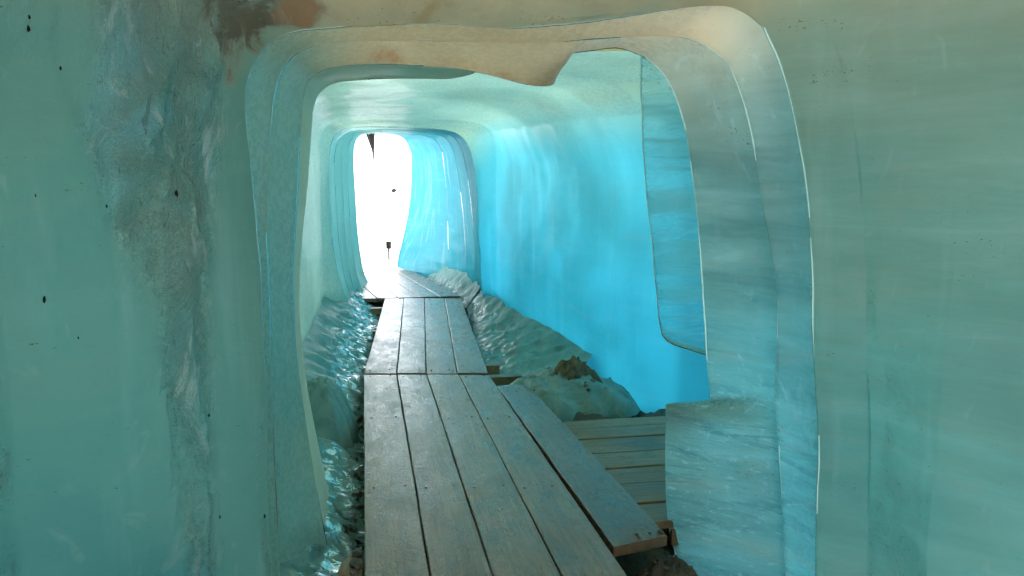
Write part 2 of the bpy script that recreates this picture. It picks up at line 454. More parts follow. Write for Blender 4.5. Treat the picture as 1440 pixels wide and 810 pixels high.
def boxy(Y, xl, xr, zt, rl=0.3, rr=0.3, zt2=None, leanl=0.0, leanr=0.0):
    zt2 = zt2 or zt
    left = [Vector((xl + leanl, Y, -0.35)), Vector((xl, Y, 0.9)), Vector((xl, Y, zt - rl))]
    top = [Vector((xl, Y, zt - rl))] + [Vector((xl + rl - rl * math.cos(a), Y, zt - rl + rl * math.sin(a))) for a in (0.4, 0.8, 1.2, 1.57)]
    top += [Vector((lerp(xl, xr, 0.5), Y, lerp(zt, zt2, 0.5) + 0.02))]
    top += [Vector((xr - rr + rr * math.sin(a), Y, zt2 - rr + rr * math.cos(a))) for a in (0, 0.4, 0.8)]
    m1 = Vector((xr - rr * 0.02, Y, zt2 - rr * 0.8))
    r1 = [top[-1], m1, Vector((xr, Y, zt2 - rr * 1.1)), Vector((xr, Y, 0.62))]
    r2 = [Vector((xr, Y, 0.62)), Vector((xr + leanr, Y, -0.35))]
    return join([chaikin(left), chaikin(top), chaikin(r1), r2])
def outward(ring, d):
    n = len(ring); out = []
    for i, v in enumerate(ring):
        a, b = ring[max(0, i - 3)], ring[min(n - 1, i + 3)]
        t = (b - a); t.y = 0
        if t.length < 1e-6: t = Vector((0, 0, 1))
        t.normalize()
        nrm = Vector((-t.z, 0, t.x))       # left of travel = outside (going up the left wall, over, down)
        out.append(v + nrm * d)
    return out
def shift(ring, dy): return [v + Vector((0, dy, 0)) for v in ring]

def loft(keys, name, mat, steps, amp=0.01, sc=2.0, bulge=0.0, extra=None, split=None, side=(NL + 40, NL + NTP)):
    """surface through a list of rings; split = list of (name, material, i0, i1) cut along the ring."""
    rows = []
    for k, (A, B) in enumerate(zip(keys, keys[1:])):
        n = steps[k]
        for j in range(n):
            t = j / n
            rows.append(([a.lerp(b, t) for a, b in zip(A, B)], t, n))
    rows.append((keys[-1], 1, 1))
    nr, nc = len(rows), len(keys[0])
    V = [[None] * nc for _ in range(nr)]
    for j, (r, t, n) in enumerate(rows):
        o = outward(r, 1.0)
        for i, v in enumerate(r):
            nrm = o[i] - v
            d = amp * fbm(v, sc, 4) * (lerp(1.0, 0.35, sst(0.75, 1, t)) if n > 10 and j > nr * 0.45 else 0.35 if n <= 4 else 1.0)
            if bulge and n > 4: d += bulge * math.sin(math.pi * t)
            if extra: d += extra(v, i, j / nr)
            V[j][i] = v + nrm * d
    flat = [v for row in V for v in row]
    faces = [(j * nc + i, j * nc + i + 1, (j + 1) * nc + i + 1, (j + 1) * nc + i) for j in range(nr - 1) for i in range(nc - 1)]
    j0 = sum(steps[:-5] if len(steps) == 6 and steps[0] == 34 else steps[:-4])                               # first strip of the lip
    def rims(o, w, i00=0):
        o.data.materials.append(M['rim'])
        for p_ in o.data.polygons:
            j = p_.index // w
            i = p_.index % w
            if j0 <= j < j0 + 2 and N.noise(Vector((i * 0.06 + j0, j0 * 1.7, 0))) > -0.08 + 0.22 * sst(N1 + 20, N1 + 50, i + (i00 or 0)): p_.material_index = 1  # interrupted glint line painted along the lip
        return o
    def attrs(o, w, i0):
        for nm_, fn_ in (('side', lambda i: sst(side[0], side[1], i)), ('roof', lambda i: sst(N0 - 6, N0 + 26, i) * (1 - 0.55 * sst(N1 - 12, N1 + 12, i)))):
            at = o.data.attributes.new(nm_, 'FLOAT', 'POINT')
            at.data.foreach_set('value', [fn_(k % w + i0) for k in range(len(o.data.vertices))])
        return o
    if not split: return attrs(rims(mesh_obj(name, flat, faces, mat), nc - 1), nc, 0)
    nm = [Vector() for _ in flat]
    for f in faces:
        a, b, c, d = (flat[q] for q in f)
        fn = (c - a).cross(d - b)
        for q in f: nm[q] += fn
    for q in nm: q.normalize()
    outs = []
    for (nme, mt, i0, i1) in split:
        w = i1 - i0 + 1
        vs = [flat[j * nc + i] for j in range(nr) for i in range(i0, i1 + 1)]
        ns = [nm[j * nc + i] for j in range(nr) for i in range(i0, i1 + 1)]
        fs = [(j * w + i, j * w + i + 1, (j + 1) * w + i + 1, (j + 1) * w + i) for j in range(nr - 1) for i in range(w - 1)]
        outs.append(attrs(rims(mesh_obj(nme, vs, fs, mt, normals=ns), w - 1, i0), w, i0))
    return outs
def lip(ring, r=0.014, back=0.18):
    """rounded far edge of an arch, turning outward."""
    o = outward(ring, 1.0)
    ring0 = []
    for i, v in enumerate(ring):
        w_ = 0.0045 * max(0.15, min(1, 0.6 + 1.3 * N.noise(Vector((i * 0.07, v.y * 5, 0)))))
        ring0.append(v + (o[i] - v) * w_ + Vector((0, -w_ * 0.7, 0)))
    return [ring0, ring, shift(outward(ring, r * 0.3), r * 0.9), shift(outward(ring, r), r), shift(outward(ring, back), r + 0.02)]

# outlines
A = traced([(388, 960), (380, 800), (376, 600), (370, 400), (362, 300), (352, 220), (345, 170), (346, 130)],
           [(346, 130), (354, 95), (375, 62), (410, 45), (460, 40), (560, 36), (620, 35), (720, 40), (800, 34), (900, 18), (1000, 6), (1045, 12), (1075, 38)],
           [(1075, 38), (1098, 90), (1118, 160), (1130, 240), (1140, 340), (1147, 430), (1144, 500), (1148, 600)],
           [(1148, 600), (1150, 810), (1150, 1000)], 2.55)
B = traced([(400, 930), (392, 760), (385, 600), (379, 400), (376, 300), (379, 200), (384, 150), (392, 115)],
           [(392, 115), (402, 90), (425, 70), (470, 60), (540, 57), (640, 58), (740, 62), (860, 54), (950, 50), (990, 62), (1025, 90)],
           [(1025, 90), (1045, 140), (1058, 190), (1065, 240), (1078, 320), (1095, 400), (1092, 470), (1090, 560)],
           [(1090, 560), (1098, 660), (1105, 810), (1108, 920)], 2.85)
C = traced([(478, 860), (452, 720), (434, 620), (422, 540), (415, 460), (413, 400), (417, 300), (421, 220), (425, 150)],
           [(425, 150), (430, 120), (445, 102), (480, 92), (546, 90), (600, 93), (650, 97), (700, 108), (740, 120), (770, 123), (782, 118), (784, 96), (787, 78), (830, 72), (870, 66), (905, 80)],
           [(905, 80), (935, 105), (955, 150), (968, 200), (978, 280), (985, 350), (992, 480), (1000, 562)],
           [(1000, 562), (985, 565), (938, 567), (936, 568), (936, 575), (936, 650), (938, 745), (950, 780), (960, 860)], 3.28)
Cw = boxy(3.34, -0.45, 3.0, 2.18, 0.3, 0.5)
D = traced([(492, 840), (466, 710), (444, 610), (428, 520), (420, 430), (425, 330), (433, 250), (438, 190), (440, 160)],
           [(440, 160), (446, 133), (466, 117), (497, 113), (592, 110), (640, 112), (680, 100), (720, 66), (790, 36), (900, 18), (1100, 26), (1180, 70)],
           [(1180, 70), (1225, 200), (1250, 320), (1250, 580)], [(1250, 580), (1250, 700), (1250, 850)], 3.75)
E = traced([(545, 500), (500, 445), (478, 400), (467, 340), (463, 270), (462, 225), (465, 205)],
           [(465, 205), (470, 190), (484, 181), (500, 179), (560, 179), (610, 181), (640, 185), (655, 197), (662, 215)],
           [(662, 215), (668, 245), (672, 290), (674, 340), (676, 380)], [(676, 380), (680, 430), (686, 480)], 9.3)
Fr = traced([(548, 490), (505, 440), (486, 400), (476, 340), (472, 270), (470, 225), (473, 207)],
            [(473, 207), (478, 194), (490, 186), (505, 183), (560, 183), (605, 185), (632, 189), (644, 199), (650, 214)],
            [(650, 214), (657, 245), (663, 290), (667, 340), (669, 380)], [(669, 380), (674, 420), (680, 450)], 9.8, 10.1)
Gr = traced([(550, 480), (512, 436), (494, 400), (486, 340), (482, 270), (480, 225), (482, 207)],
            [(482, 207), (486, 195), (497, 188), (510, 185), (560, 185), (600, 187), (622, 191), (632, 200), (638, 214)],
            [(638, 214), (644, 245), (650, 290), (654, 340), (656, 380)], [(656, 380), (660, 400), (664, 430)], 10.1, 10.9)
Hr = traced([(552, 470), (522, 430), (503, 395), (494, 340), (490, 270), (489, 225), (490, 207)],
            [(490, 207), (494, 196), (502, 190), (515, 187), (560, 187), (590, 189), (608, 193), (617, 202), (622, 214)],
            [(622, 214), (626, 245), (629, 290), (630, 340), (630, 375)], [(630, 375), (631, 390), (633, 410)], 10.4, 12.0)
Ir = traced([(555, 460), (532, 420), (512, 390), (504, 340), (499, 270), (497, 225), (498, 207)],
            [(498, 207), (501, 196), (508, 190), (518, 188), (540, 188), (558, 190), (568, 194), (574, 204), (578, 216)],
            [(578, 216), (579, 245), (576, 290), (568, 330), (562, 352)], [(562, 352), (560, 360), (558, 375)], 10.8, 14.2)

colL = [(0, 125), (200, 130), (330, 150), (450, 215), (560, 235), (680, 245), (810, 262)]
colR = [(0, 285), (200, 292), (300, 278), (400, 270), (600, 286), (810, 300)]
def column(v):
    x, y = PIX(v)
    if v.y < 0.5 or x > 480: return 0.0
    a, b = pl(colL, y), pl(colR, y)
    lo = sst(440, 560, y)
    a += lerp(26, 5, lo) * fbm(v, 4.0, 4)
    return sst(a - lerp(26, 4, lo), a + lerp(60, 14, lo), x) * (1 - sst(b - 20, b + 45, x)) * lerp(0.4, 1, sst(700, 420, y)) + 0.25 * sst(a, a - 160, x) * sst(160, 20, y)
def near_relief(v, i, t):
    x, y = PIX(v)
    d = 0.0
    fd = 1 - sst(2.4, 2.52, v.y)
    if x < 470 and v.y > 0.5:
        a, b = pl(colL, y), pl(colR, y)
        inside = sst(a - 14, a + lerp(50, 22, sst(400, 560, y)), x) * (1 - sst(b - 45, b + 10, x))
        d -= 0.085 * inside
        rr = N.ridged_multi_fractal(Vector((v.x * 1.3, v.y * 1.3, v.z * 0.8)) * 5.0, 0.9, 2.2, 5, 0.9, 2.0)
        up_ = sst(620, 250, y)
        d -= 0.05 * rr * (0.3 + 0.7 * inside) * (0.3 + 0.7 * up_) - 0.025
        d += 0.03 * fbm(v, 3.2, 3) * up_ + 0.022 * inside * fbm((v.x, v.y, v.z * 0.6), 13, 4)
        pk = math.exp(-((x - 205) / 60) ** 2 - ((y - 215) / 55) ** 2)       # hollow of broken ice
        d += 0.06 * pk
    if y < 130 and v.y > 0.5:
        d += 0.035 * fbm(v, 5, 5) * sst(130, 20, y) * (1 if x < 700 else 0.4)
    return d * fd
K = [boxy(-4.0, -1.3, 2.3, 2.4), boxy(0.6, -1.25, 2.2, 2.42), boxy(1.75, -1.12, 2.12, 2.38), boxy(2.15, -0.92, 1.86, 2.3, 0.35, 0.35),
     shift(outward(A, 0.13), -0.12), outward(A, 0.0)] 
wl, cl, wr = loft(K[:-1] + lip(A), 'x', None or M['near'], [12, 14, 24, 60, 16, 1, 2, 2, 2], amp=0.035, sc=1.8, extra=near_relief,
                  split=[('ice_wall', M['near'], 0, N0 + 22), ('ice_ceiling', M['near'], N0 + 22, N1 - 14), ('ice_wall', M['near'], N1 - 14, NE)])
for o_ in (wl, cl, wr):
    o_.data.attributes.new('broken', 'FLOAT', 'POINT').data.foreach_set('value', [column(v.co) if o_ is wl else 0.0 for v in o_.data.vertices])
tag(wl, 'dull green near ice wall filling the left side, with a rough broken column', 'ice wall')
tag(cl, 'brown ice ceiling right above the viewer', 'ice ceiling')
tag(wr, 'banded grey green near ice wall filling the right side', 'ice wall')
ars = []
def arch(name, prev, ring, mat, steps, label, off=0.09, backing=None, **kw):
    lp = lip(ring)
    if backing:
        mid = [Vector((v.x, v.y, max(v.z, 2.26))) if N0 + 14 < i < N1 + 4 else v for i, v in enumerate(shift(outward(ring, 0.1), 0.02))]
        lp = lp[:-1] + [mid, backing]
    o = loft([shift(outward(prev, off), 0.004)] + lp, name, mat, [steps, 1, 2, 2, 2] + ([2] if backing else []), **kw)
    tag(o, label, 'ice arch', 'stepped ice arches of the tunnel')
    ars.append(o)
    return o
arch('ice_arch', A, B, M['arch'], 26, 'nearest and largest rounded ice arch, reaching the top of the picture', amp=0.01, sc=2.5, bulge=0.015)
arch('ice_arch', B, C, M['arch'], 34, 'ice arch with a notched brown ceiling and a ledge low on its right', amp=0.012, sc=3, bulge=0.01, backing=shift(outward(Cw, 0.05), 0.012))

# hall behind the arches: mint ceiling, blue wall turning into the side passage
hall = [Cw, boxy(3.8, -0.5, 3.1, 2.2, 0.3, 0.5), boxy(4.78, -0.52, 3.1, 2.2, 0.3, 0.6), boxy(4.95, -0.53, 2.55, 2.2, 0.3, 0.7),
        boxy(5.12, -0.53, 2.2, 2.2, 0.3, 0.75), boxy(5.5, -0.53, 1.97, 2.2, 0.3, 0.75), boxy(6.3, -0.52, 1.8, 2.2, 0.3, 0.7),
        boxy(7.6, -0.5, 1.66, 2.2, 0.3, 0.6), boxy(8.9, -0.47, 1.52, 2.17, 0.25, 0.3), outward(E, 0.02)]
def hall_rel(v, i, t):
    if i > N1: return 0.01 * math.sin(v.y * 7 + 1.5 * fbm(v, 1, 2)) * fbm((v.y * 3, 1, 1), 1, 2)
    return 0.0
hl, hc, hr = loft(hall[:-1] + lip(E), 'x', M['hall'], [4, 10, 14, 10, 10, 14, 24, 24, 12, 1, 2, 2, 2], amp=0.02, sc=1.5, extra=hall_rel,
                  split=[('ice_wall', M['hall'], 0, N0 + 20), ('ice_ceiling', M['hall'], N0 + 20, N1 - 10), ('ice_wall', M['hall'], N1 - 10, NE)], side=(N1 - 16, N1 + 16))
tag(hl, 'pale mint ice wall left of the boardwalk, beyond the arches', 'ice wall')
tag(hc, 'pale mint ice ceiling over the middle of the boardwalk', 'ice ceiling')
tag(hr, 'smooth glowing bright blue ice wall right of the boardwalk', 'ice wall')
Cp, Cq = outward(C, 0.02), outward(Cw, -0.12)
Dp = [a_.lerp(b_, sst(N0 + 24, N0 + 58, i)) for i, (a_, b_) in enumerate(zip(Cp, Cq))]
arch('ice_arch', Dp, D, M['mint'], 8, 'thin mint ice arch edge just behind the notched arch, on the left', off=0.0, amp=0.01, sc=3)
arch('ice_arch', E, Fr, M['far'], 12, 'outermost of the small far ice arches framing the exit', off=0.04, side=(N0 + 20, N1), amp=0.012, sc=3)
arch('ice_arch', Fr, Gr, M['far'], 14, 'second of the small far ice arches counted from the viewer', off=0.05, side=(N0 + 20, N1), amp=0.012, sc=3)
arch('ice_arch', Gr, Hr, M['far'], 16, 'far ice arch with a bright edge line on its right, third towards the exit', off=0.06, side=(N0 + 20, N1), amp=0.014, sc=3)
arch('ice_arch', Hr, Ir, M['far'], 22, 'farthest ice arch, whose edge frames the white daylight of the exit', off=0.06, side=(N0 + 20, N1), amp=0.016, sc=3)

# back end of the tunnel, behind the viewer; opening added to let in fill daylight
back = boxy(-4.0, -1.45, 2.45, 2.55)
n_ = len(back); hole = [Vector((lerp(0.5, v.x, 0.6), -4.0, lerp(-0.35, v.z, 0.8))) for v in back]
tag(mesh_obj('ice_wall', back + hole, [(i, i + 1, n_ + i + 1, n_ + i) for i in range(n_ - 1)], M['near']),
    'end wall of ice behind the viewer, with an added opening for fill daylight', 'ice wall')

def prism(name, outline, Y, th, mat, amp=0.006, taper=0.08, rnd=0.014):
    """solid with a traced outline, real depth and rounded rim"""
    pts = resample(chaikin([P(x, y, Y) for x, y in outline] + [P(*outline[0], Y)], 2), 90)[:-1]
    n = len(pts)
    cen = sum(pts, Vector()) / n
    def ring(k, y): return [cen + (p - cen) * k + Vector((0, y, 0)) + Vector((fbm(p + Vector((0, y, 0)), 6, 4), 0, fbm(p + Vector((5, y, 0)), 6, 4))) * amp for p in pts]
    rings = [ring(0.5, -0.004), ring(0.8, -0.002), ring(0.965, 0), ring(0.99, rnd * 0.3), ring(1, rnd), ring(1 - taper * 0.4, th * 0.5), ring(1 - taper, th - rnd), ring(0.95 - taper, th)]
    vs = [v for r in rings for v in r] + [cen + Vector((0, -0.004, 0)), cen + Vector((0, th, 0))]
    fs = []
    for j in range(len(rings) - 2):
        for i in range(n):
            k = (i + 1) % n
            fs.append((j * n + i, j * n + k, (j + 1) * n + k, (j + 1) * n + i))
    a, b = len(rings) * n, len(rings) * n + 1
    o0 = (len(rings) - 1) * n
    for i in range(n):
        k = (i + 1) % n
        fs.append((k, i, a))
    ob = mesh_obj(name, vs, fs, mat)
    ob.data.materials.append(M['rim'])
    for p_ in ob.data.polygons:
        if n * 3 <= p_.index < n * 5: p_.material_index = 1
    return ob
M['slab'] = ice('speckled_light_ice', (0.62, 0.84, 0.84), (0.42, 0.76, 0.8), (0.5, 0.9, 0.97), t=0.85, gth=0.68, gloss=0.4, speck=0.9, band=0.7, rough=0.25, bump=0.35, frost=0.1, tilt=-0.1, refr=0.62)
tag(prism('ice_slab', [(902, 60), (903, 150), (906, 240), (916, 320), (923, 400), (928, 455), (934, 482), (960, 490), (993, 500), (1045, 508), (1060, 400), (1045, 200), (1010, 90), (960, 55)],
          3.45, 0.06, M['slab']), 'speckled pale ice slab hanging from the arch in front of the blue wall', 'ice slab')

# ------------------------------------------------------------------ boardwalk
def plank(parent, quad, z, th, mat, name='plank', seed=0):
    """quad: near-left, near-right, far-right, far-left (x, y) in the parent's space; z = top"""
    nl, nr_, fr_, fl = [Vector((q[0], q[1], 0)) for q in quad]
    o0 = (nl + nr_) / 2
    ax = ((fl + fr_) / 2 - o0); L = ax.length; ang = math.atan2(ax.y, ax.x) - math.pi / 2
    ca, sa = math.cos(-ang), math.sin(-ang)
    def loc(v):
        d = v - o0
        return (d.x * ca - d.y * sa, d.x * sa + d.y * ca)
    nl, nr_, fr_, fl = map(loc, (nl, nr_, fr_, fl))
    n = max(6, int(L / 0.08)); b = 0.004
    rows = []
    for j in range(n + 1):
        t = j / n
        xl, yl = lerp(nl[0], fl[0], t), lerp(nl[1], fl[1], t)
        xr, yr = lerp(nr_[0], fr_[0], t), lerp(nr_[1], fr_[1], t)
        wl_ = 0.003 * N.noise(Vector((seed * 9.1, t * L * 3, 0))) + 0.0015 * N.noise(Vector((seed * 3, t * L * 17, 2)))
        wr_ = 0.003 * N.noise(Vector((seed * 5.7, t * L * 3, 7))) + 0.0015 * N.noise(Vector((seed * 7, t * L * 17, 4)))
        zz = 0.003 * N.noise(Vector((seed * 2.3, t * L * 1.2, 3)))
        pts = []
        for (u, dz) in ((0, -th), (0, -b), (b, 0), (0.33, 0.0006), (0.66, 0.0006), (-b, 0), (1, -b), (1, -th)):
            if u == b and True: x = xl + wl_ + b; y = yl
            elif u == -b: x = xr + wr_ - b; y = yr
            elif u == 0: x = xl + wl_; y = yl
            elif u == 1: x = xr + wr_; y = yr
            else: x = lerp(xl, xr, u); y = lerp(yl, yr, u)
            e = -0.003 if j in (0, n) else 0
            pts.append(Vector((x, y, dz + zz + e)))
        rows.append(pts)
    m_ = len(rows[0])
    vs = [v for r in rows for v in r]
    fs = [(j * m_ + i, j * m_ + (i + 1) % m_, (j + 1) * m_ + (i + 1) % m_, (j + 1) * m_ + i) for j in range(n) for i in range(m_)]
    fs.append(tuple(range(m_))[::-1]); fs.append(tuple(n * m_ + i for i in range(m_)))
    o = mesh_obj(name, vs, fs, mat, parent)
    me = o.data
    me.set_sharp_from_angle(angle=math.radians(35))
    o.location = (o0.x, o0.y, z)
    o.rotation_euler = (random.uniform(-.0006, .0006), random.uniform(-.004, .004), ang)
    return o
NAIL = principled('rusty_iron', lambda m, p: m.l(m.mix(m.noise(m.coord(), 60), (0.03, 0.02, 0.015), (0.1, 0.05, 0.03)), p.inputs['Base Color']), 0.5)
def nails(parent, pts, z):
    for (x, y) in pts:
        n = 8; r = 0.0055
        vs = [Vector((r * math.cos(a), r * math.sin(a), -0.01)) for a in [i * math.tau / n for i in range(n)]]
        vs += [Vector((r * math.cos(a), r * math.sin(a), 0.0018)) for a in [i * math.tau / n for i in range(n)]] + [Vector((0, 0, 0.0028))]
        fs = [(i, (i + 1) % n, n + (i + 1) % n, n + i) for i in range(n)] + [(n + i, n + (i + 1) % n, 2 * n) for i in range(n)]
        o = mesh_obj('nail', vs, fs, NAIL, parent)
        o.location = (x, y, z)
def g2(px, py, z=0):
    v = G(px, py, z)
    return (v.x, v.y)
TH = 0.045
# first section: five long boards running under the viewer
s1 = tag(empty('boardwalk_section'), 'nearest boardwalk section of five long wet planks', 'boardwalk', 'boardwalk sections leading to the exit')
far_px = [511, 558, 600, 645, 688]; near_px = [511.5, 605, 693, 790, 883]
fe = [g2(x, 526.5) for x in far_px]; ne = [g2(x, 809) for x in near_px]
def ext(n_, f_, Y):
    t = (Y - f_[1]) / (n_[1] - f_[1])
    return (lerp(f_[0], n_[0], t), Y)
gp = 0.003
for i in range(4):
    a0, a1 = ext(ne[i], fe[i], 0.4), ext(ne[i + 1], fe[i + 1], 0.4)
    plank(s1, [(a0[0] + gp, 0.4), (a1[0] - gp, 0.4), (fe[i + 1][0] - gp, fe[i + 1][1]), (fe[i][0] + gp, fe[i][1])], 0.0, TH, M['wood'], seed=i + 1)
    w = fe[i + 1][0] - fe[i][0]
    nails(s1, [(fe[i][0] + w * k, fe[i][1] - d) for k in (0.2, 0.8) for d in (0.07, 1.15, 2.3)], 0)
q = [g2(862, 768), g2(938, 752), g2(742, 539), g2(698, 541)]
plank(s1, [(q[0][0] + 0.003, q[0][1]), q[1], q[2], (q[3][0] + 0.004, q[3][1])], -0.002, TH, M['wood'], seed=9)
nails(s1, [(1.04, 3.42), (1.2, 3.42), (1.05, 5.3), (1.18, 5.3)], -0.002)
for y in (1.2, 3.05, 4.6, 5.9):
    plank(s1, [(-0.02, y), (1.22, y), (1.22, y + 0.09), (-0.02, y + 0.09)], -TH - 0.002, 0.08, M['wood2'], name='joist', seed=y)
# second section
s2 = tag(empty('boardwalk_section'), 'middle boardwalk section of four planks with a grey sheen', 'boardwalk', 'boardwalk sections leading to the exit')
a = [g2(x, 524) for x in (511.5, 558, 599, 643, 687)]; b = [g2(x, 419) for x in (541, 568, 597, 625, 648)]
for i in range(4):
    plank(s2, [(a[i][0] + gp, a[i][1] + 0.004), (a[i + 1][0] - gp, a[i + 1][1] + 0.004), (b[i + 1][0] - gp, b[i + 1][1]), (b[i][0] + gp, b[i][1])], 0.004 * (i % 2) - 0.004, TH, M['wood'], seed=20 + i)
    nails(s2, [(lerp(a[i][0], a[i + 1][0], k), a[i][1] + 0.08) for k in (0.2, 0.8)] + [(lerp(b[i][0], b[i + 1][0], k), b[i][1] - 0.1) for k in (0.2, 0.8)], 0)
for y in (6.3, 8.0, 9.5):
    plank(s2, [(0.05, y), (1.1, y), (1.1, y + 0.09), (0.05, y + 0.09)], -TH - 0.006, 0.08, M['wood2'], name='joist', seed=y)
# third section, turned towards the exit
s3 = tag(empty('boardwalk_section'), 'farthest boardwalk section, turned left and whitened by daylight', 'boardwalk', 'boardwalk sections leading to the exit')
p0, p1 = Vector((*g2(648, 416), 0)), Vector((*g2(550, 365), 0))
dr = (p1 - p0).normalized(); sd_ = Vector((-dr.y, dr.x, 0))
for i in range(5):
    w = 0.27
    a0, a1 = p0 + sd_ * (w * i), p0 + sd_ * (w * (i + 1))
    ln = 6.5
    st = [Vector((v.x + dr.x * ((p0.y + 0.012 - v.y) / dr.y), p0.y + 0.012, 0)) for v in (a1 - sd_ * 0.005, a0 + sd_ * 0.005)]
    en = [st[1] + dr * ln, st[0] + dr * ln]
    plank(s3, [tuple(v.xy) for v in (st[0], st[1], en[0], en[1])], 0.0, TH, M['wood'], seed=40 + i)
for t in (0.5, 2.5, 4.6):
    c0 = p0 + dr * t
    plank(s3, [tuple((c0 + sd_ * 1.3).xy), tuple(c0.xy), tuple((c0 + dr * 0.09).xy), tuple((c0 + dr * 0.09 + sd_ * 1.3).xy)][:4], -TH - 0.004, 0.08, M['wood2'], name='joist', seed=t)
# side platform
s4 = tag(empty('wooden_platform'), 'lower side platform of tan boards laid crosswise below the blue wall', 'platform')
zs = -0.1
ys = [g2(900, y, zs)[1] for y in (737, 708, 679, 656, 634, 613, 598, 586)]
e0, e1 = g2(938, 745), g2(795, 585)
for i in range(len(ys) - 1):
    y0, y1 = ys[i] + 0.006, ys[i + 1] - 0.006
    xl0 = 1.22 + 0.03 * N.noise(Vector((i * 1.7, 0, 0)))
    # long axis across the tunnel: near-left end first
    plank(s4, [(xl0, y1), (xl0, y0), (3.0, y0 - 0.02), (3.0, y1 - 0.02)], zs + 0.004 * (i % 2), 0.035, M['wood2'], seed=60 + i)
for x in (1.4, 2.1, 2.8):
    plank(s4, [(x, ys[0]), (x + 0.08, ys[0]), (x + 0.08, ys[-1] - 0.03), (x, ys[-1] - 0.03)], zs - 0.04, 0.08, M['wood2'], name='joist', seed=x)
# short loose board in the gutter
lb = plank(None, [g2(474, 806, -0.03), g2(511, 812, -0.03), g2(509, 768, -0.03), g2(480, 790, -0.03)], -0.03, 0.03, M['wood2'], name='loose_board', seed=90)
tag(lb, 'short broken board end lying left of the nearest planks', 'board')

# ------------------------------------------------------------------ melting ice banks and mud
def bank(name, path, h, mat, label, nw=40, amp=0.05, sc=5, wall_dir=-1, cat='ice bank'):
    """path: (x_walk, x_wall, y, top) stations; surface climbs from the boards to the wall"""
    vs, rows = [], 0
    n_seg = []
    for (a0, a1) in zip(path, path[1:]):
        n = max(2, int((a1[2] - a0[2]) / 0.03))
        for j in range(n): n_seg.append([lerp(p_, q_, j / n) for p_, q_ in zip(a0, a1)])
    n_seg.append(list(path[-1]))
    for (xa, xb, y, top) in n_seg:
        rows += 1
        for i in range(nw + 1):
            u = i / nw
            x = lerp(xa, xb, u)
            z = -0.16 + (top + 0.16) * (u ** 1.15)
            v = Vector((x, y, z))
            k = math.sin(math.pi * min(1, u * 1.1)) * 0.9 + 0.1
            z += amp * k * fbm(v, sc, 3) + amp * 0.35 * k * math.sin(y * 21 + 3 * fbm(v, 2.0, 2) + u * 4) * (0.5 + fbm(v, 1.3, 2))
            z += 0.012 * k * fbm(v, 16, 2)
            x += amp * 0.6 * k * fbm((x + 9, y, z), sc * 1.2, 3)
            vs.append(Vector((x, y, z)))
    w = nw + 1
    fs = [(j * w + i, j * w + i + 1, (j + 1) * w + i + 1, (j + 1) * w + i) for j in range(rows - 1) for i in range(nw)]
    o = mesh_obj(name, vs, fs, mat)
    o.data.attributes.new('gutter', 'FLOAT', 'POINT').data.foreach_set('value', [(1 - (k % w) / nw) for k in range(len(vs))])
    return tag(o, label, cat)
bank('ice_bank', [(-0.03, -0.5, 2.3, 0.02), (-0.03, -0.5, 3.3, 0.08), (-0.03, -0.56, 4.3, 0.18), (-0.02, -0.56, 5.6, 0.2), (0.0, -0.56, 7.0, 0.22), (0.12, -0.54, 8.6, 0.24), (0.24, -0.45, 10.0, 0.24), (0.2, -0.3, 10.75, 0.22)],
     0.3, M['bank'], 'wet glistening ice bank in the gutter left of the boardwalk', amp=0.05, sc=3.0)
bank('ice_bank', [(1.0, 1.3, 5.25, -0.12), (0.99, 1.6, 5.6, 0.0), (1.0, 1.86, 6.1, 0.06), (1.0, 1.84, 6.6, 0.12), (1.03, 1.78, 7.0, 0.14), (1.13, 1.72, 8.0, 0.16), (1.24, 1.56, 9.2, 0.24), (1.3, 1.6, 10.0, 0.26)],
     0.3, M['bank'], 'wet glistening ice bank between the middle planks and the blue wall', amp=0.05, sc=3.0)
bank('ice_bank', [(1.29, 1.55, 9.9, 0.26), (1.2, 1.55, 10.6, 0.22), (1.0, 1.35, 12.0, 0.24), (0.72, 1.0, 13.6, 0.16), (0.6, 0.85, 14.3, 0.02)],
     0.3, M['bank'], 'narrow crumpled ice bank right of the farthest planks', amp=0.05, sc=3, nw=16)
def mound(name, cx, cy_, rx, ry, h, mat, label, seed, cat, rot=0.0, z0=-0.16, amp=0.3):
    n1, n2 = 56, 22
    vs, fs = [], []
    for j in range(n2 + 1):
        r = j / n2
        for i in range(n1):
            a_ = i * math.tau / n1
            rr = r * (1 + 0.22 * fbm((math.cos(a_) * 1.4, math.sin(a_) * 1.4, seed), 1, 3))
            x, y = math.cos(a_) * rx * rr, math.sin(a_) * ry * rr
            x, y = x * math.cos(rot) - y * math.sin(rot) + cx, x * math.sin(rot) + y * math.cos(rot) + cy_
            z = h * (1 - r * r) ** 0.8 * (1 + amp * fbm((x, y, seed), 7, 5)) + 0.04 * (1 - r) * fbm((x, y, seed + 3), 22, 4)
            vs.append(Vector((x, y, z0 + z - 0.05 * r ** 4)))
    for j in range(n2):
        for i in range(n1):
            k = (i + 1) % n1
            fs.append((j * n1 + i, j * n1 + k, (j + 1) * n1 + k, (j + 1) * n1 + i))
    return tag(mesh_obj(name, vs, fs, mat), label, cat)
mound('ice_mound', 1.42, 5.5, 0.56, 0.46, 0.22, M['bank_dirty'], 'low dirty ice mound where the fifth plank ends, at the foot of the blue wall', 4, 'ice mound')
mound('dirt_heap', 1.53, 5.5, 0.28, 0.18, 0.33, M['dirt'], 'brown heap of mud and grit on the ice below the blue wall', 8, 'dirt heap', amp=0.2)
mound('dirt_heap', G(938, 808, -0.12).x, G(938, 808, -0.12).y, 0.17, 0.13, 0.09, M['mud'], 'dark dirt heap at the bottom edge, under the speckled ice ledge', 12, 'dirt heap')
